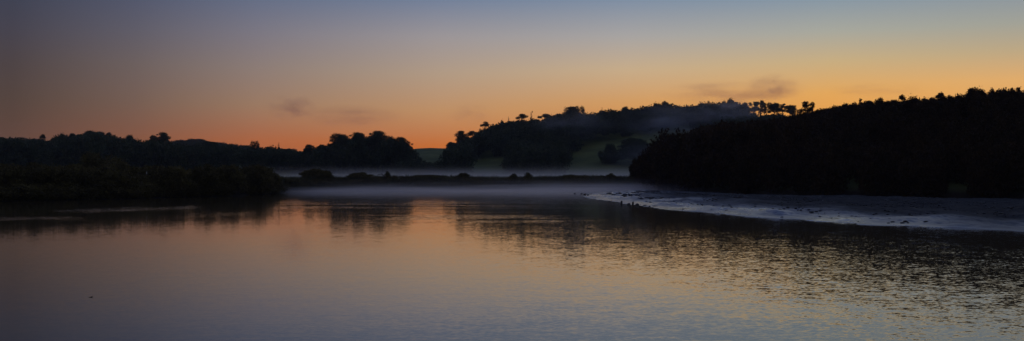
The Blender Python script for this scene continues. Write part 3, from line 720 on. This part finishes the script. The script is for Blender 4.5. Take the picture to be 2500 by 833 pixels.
def wisp(name, label, x, y, D, wpx, hpx, dens, color, seed, depth=30):
    """a soft ragged patch of cloud: ellipsoid shell, density fading to its edge"""
    c = P(x, y, D); rx, rz = wpx/F*D/2, hpx/F*D/2
    m, N, L, v = vol_mat(name, color, 0)
    tc = N.new('ShaderNodeTexCoord'); vm = N.new('ShaderNodeVectorMath'); vm.operation = 'DIVIDE'; L.new(tc.outputs['Object'], vm.inputs[0]); vm.inputs[1].default_value = (rx, depth, rz)
    ln = N.new('ShaderNodeVectorMath'); ln.operation = 'LENGTH'; L.new(vm.outputs[0], ln.inputs[0])
    no = N.new('ShaderNodeTexNoise'); no.noise_dimensions = '4D'; no.inputs['W'].default_value = seed; no.inputs['Scale'].default_value = 2.3; no.inputs['Detail'].default_value = 4; L.new(vm.outputs[0], no.inputs['Vector'])
    mr = N.new('ShaderNodeMapRange'); mr.interpolation_type = 'SMOOTHSTEP'; L.new(ln.outputs['Value'], mr.inputs['Value']); mr.inputs['From Min'].default_value = 1; mr.inputs['From Max'].default_value = .1
    mn = N.new('ShaderNodeMapRange'); mn.interpolation_type = 'SMOOTHSTEP'; L.new(no.outputs['Fac'], mn.inputs['Value']); mn.inputs['From Min'].default_value = .35; mn.inputs['From Max'].default_value = .65
    a = N.new('ShaderNodeMath'); a.operation = 'MULTIPLY'; L.new(mr.outputs[0], a.inputs[0]); L.new(mn.outputs[0], a.inputs[1])
    b = N.new('ShaderNodeMath'); b.operation = 'MULTIPLY'; L.new(a.outputs[0], b.inputs[0]); b.inputs[1].default_value = dens; L.new(b.outputs[0], v.inputs['Density'])
    V, Fc = [], []
    for i in range(9):
        for k in range(16):
            ph = math.pi*i/8; t = 2*math.pi*k/16; V.append((rx*math.sin(ph)*math.cos(t), depth*math.sin(ph)*math.sin(t), rz*math.cos(ph)))
    for i in range(8):
        for k in range(16): Fc.append((i*16+k, (i+1)*16+k, (i+1)*16+(k+1) % 16, i*16+(k+1) % 16))
    tag(obj(name, make_mesh(name, V, Fc, m), loc=c), label, 'mist' if 'mist' in name else 'cloud', kind='stuff')
CC = (.62, .55, .6)
wisp('cloud', 'small dark smudge of cloud above the left treeline', 713, 262, 1720, 150, 80, .024, CC, 1)
wisp('cloud', 'faint wide cloud smear above the clump of spreading trees', 860, 285, 1740, 300, 70, .014, CC, 2, 40)
wisp('cloud', 'faint cloud smear just left of the hill skyline', 1150, 280, 1740, 150, 70, .006, CC, 3, 40)
wisp('cloud', 'long low grey cloud resting above the hill wood', 1770, 228, 1730, 380, 76, .026, CC, 4)
wisp('cloud', 'dark rounded grey cloud above the notch between the pines', 1888, 216, 1760, 180, 88, .030, CC, 5)
wisp('cloud', 'faint long cloud above the middle of the dark point', 2140, 220, 1760, 300, 52, .008, CC, 6)
MC = (.9, .88, .95)
wisp('hill_mist', 'patch of mist drifting down the hill wood under the ball-crowned tree', 1640, 300, 455, 320, 120, .024, MC, 7, 22)
wisp('hill_mist', 'patch of mist clinging round the tallest dome beside the pines', 1775, 268, 470, 220, 90, .034, MC, 8, 18)
wisp('hill_mist', 'thin mist in front of the hill wood below the biggest gappy tree', 1400, 305, 455, 260, 100, .014, MC, 9, 20)
wisp('hill_mist', 'mist drifting low over the hill pasture behind the point', 1600, 385, 400, 320, 100, .014, MC, 10, 20)

# ------------------------------------------------------------------ sky
W = bpy.data.worlds.new('World'); sc.world = W; W.use_nodes = True
N, L = W.node_tree.nodes, W.node_tree.links; N.clear()
out = N.new('ShaderNodeOutputWorld'); tc = N.new('ShaderNodeTexCoord'); sx = N.new('ShaderNodeSeparateXYZ'); L.new(tc.outputs['Generated'], sx.inputs[0])
def mth(op, *a):
    q = N.new('ShaderNodeMath'); q.operation = op
    for i, s in enumerate(a):
        if isinstance(s, (int, float)): q.inputs[i].default_value = s
        else: L.new(s, q.inputs[i])
    return q.outputs[0]
el = mth('DIVIDE', mth('ARCSINE', sx.outputs['Z']), math.pi/2)
fac = mth('POWER', mth('MAXIMUM', el, 0.0), .5)
az = mth('DIVIDE', mth('ARCTAN2', sx.outputs['X'], sx.outputs['Y']), math.pi)       # 0 ahead, +.5 right, 1 behind
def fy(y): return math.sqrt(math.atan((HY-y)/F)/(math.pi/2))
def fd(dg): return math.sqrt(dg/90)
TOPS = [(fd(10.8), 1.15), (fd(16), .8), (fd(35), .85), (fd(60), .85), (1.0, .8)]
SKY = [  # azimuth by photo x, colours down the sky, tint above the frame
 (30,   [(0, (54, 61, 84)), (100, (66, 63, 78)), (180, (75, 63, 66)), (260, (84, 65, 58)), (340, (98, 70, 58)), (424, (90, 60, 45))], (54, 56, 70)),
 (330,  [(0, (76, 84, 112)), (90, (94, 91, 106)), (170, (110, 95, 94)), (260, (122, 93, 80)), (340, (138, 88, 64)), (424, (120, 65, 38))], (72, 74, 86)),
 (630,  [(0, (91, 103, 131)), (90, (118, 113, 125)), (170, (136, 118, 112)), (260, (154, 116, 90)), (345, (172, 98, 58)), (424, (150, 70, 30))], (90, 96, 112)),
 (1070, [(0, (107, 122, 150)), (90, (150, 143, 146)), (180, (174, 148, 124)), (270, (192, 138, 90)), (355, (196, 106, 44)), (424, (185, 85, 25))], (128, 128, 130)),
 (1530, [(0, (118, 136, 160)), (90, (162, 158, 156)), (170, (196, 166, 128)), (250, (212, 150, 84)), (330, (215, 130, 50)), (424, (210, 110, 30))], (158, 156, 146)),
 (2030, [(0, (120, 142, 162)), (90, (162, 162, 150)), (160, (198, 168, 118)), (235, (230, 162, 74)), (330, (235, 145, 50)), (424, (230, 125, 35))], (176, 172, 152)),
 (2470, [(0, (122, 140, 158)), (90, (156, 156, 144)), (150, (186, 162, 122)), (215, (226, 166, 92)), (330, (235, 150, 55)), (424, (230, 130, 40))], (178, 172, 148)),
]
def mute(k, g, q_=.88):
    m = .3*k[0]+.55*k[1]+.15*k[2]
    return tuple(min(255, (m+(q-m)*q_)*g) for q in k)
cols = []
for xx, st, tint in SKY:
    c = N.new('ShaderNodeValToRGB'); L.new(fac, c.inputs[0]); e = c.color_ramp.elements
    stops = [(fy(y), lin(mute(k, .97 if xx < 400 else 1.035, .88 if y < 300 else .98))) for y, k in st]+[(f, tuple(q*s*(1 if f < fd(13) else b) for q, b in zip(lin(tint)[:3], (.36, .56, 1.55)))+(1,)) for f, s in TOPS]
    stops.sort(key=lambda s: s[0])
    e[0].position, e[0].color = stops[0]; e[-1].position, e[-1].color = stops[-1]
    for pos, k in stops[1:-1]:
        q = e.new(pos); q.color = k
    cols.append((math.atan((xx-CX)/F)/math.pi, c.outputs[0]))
def mixc(f, a, b):
    m = N.new('ShaderNodeMix'); m.data_type = 'RGBA'; L.new(f, m.inputs['Factor'])
    for s, k in ((a, 'A'), (b, 'B')):
        if isinstance(s, tuple): m.inputs[k].default_value = s
        else: L.new(s, m.inputs[k])
    return m.outputs['Result']
def rng_(s, a, b):
    m = N.new('ShaderNodeMapRange'); L.new(s, m.inputs['Value']); m.inputs['From Min'].default_value = a; m.inputs['From Max'].default_value = b
    return m.outputs[0]
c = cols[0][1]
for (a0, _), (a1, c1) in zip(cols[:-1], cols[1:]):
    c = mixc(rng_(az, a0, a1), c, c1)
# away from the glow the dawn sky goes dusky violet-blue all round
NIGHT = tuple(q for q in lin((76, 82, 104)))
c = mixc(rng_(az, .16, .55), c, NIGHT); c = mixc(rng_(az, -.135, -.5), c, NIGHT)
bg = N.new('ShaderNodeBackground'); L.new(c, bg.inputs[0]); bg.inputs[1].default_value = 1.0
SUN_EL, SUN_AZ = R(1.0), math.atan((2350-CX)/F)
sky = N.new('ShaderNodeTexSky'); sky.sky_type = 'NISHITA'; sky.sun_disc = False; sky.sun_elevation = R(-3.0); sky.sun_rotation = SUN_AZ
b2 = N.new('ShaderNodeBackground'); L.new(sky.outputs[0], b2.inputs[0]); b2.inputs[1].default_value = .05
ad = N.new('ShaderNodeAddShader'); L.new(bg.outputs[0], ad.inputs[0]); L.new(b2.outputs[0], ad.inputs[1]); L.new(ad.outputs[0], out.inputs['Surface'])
su = bpy.data.lights.new('sun', 'SUN'); su.energy = .02; su.angle = R(2); su.color = (1, .62, .3)
so = bpy.data.objects.new('sun', su); COL.objects.link(so); so.rotation_euler = (R(90)-SUN_EL, 0, math.pi-SUN_AZ); so.location = (60, 150, 60)

# ------------------------------------------------------------------ camera and render settings
cam = bpy.data.cameras.new('camera'); cam.sensor_width = 36; cam.lens = F/2500*36; cam.shift_y = (HY-416.5)/2500; cam.clip_end = 6000; cam.clip_start = .1
co = bpy.data.objects.new('camera', cam); COL.objects.link(co); co.location = (0, 0, CAMZ); co.rotation_euler = (R(90), 0, 0); sc.camera = co
sc.view_settings.view_transform = 'Standard'; sc.view_settings.look = 'None'; sc.view_settings.exposure = 0; sc.view_settings.gamma = 1
sc.view_settings.use_curve_mapping = False
cy = sc.cycles
cy.volume_bounces = 4; cy.max_bounces = 6; cy.diffuse_bounces = 2; cy.glossy_bounces = 3; cy.transparent_max_bounces = 8
cy.volume_max_steps = 128; cy.use_denoising = True; cy.use_adaptive_sampling = False; cy.sample_clamp_indirect = 1.0; cy.sample_clamp_direct = 3.0
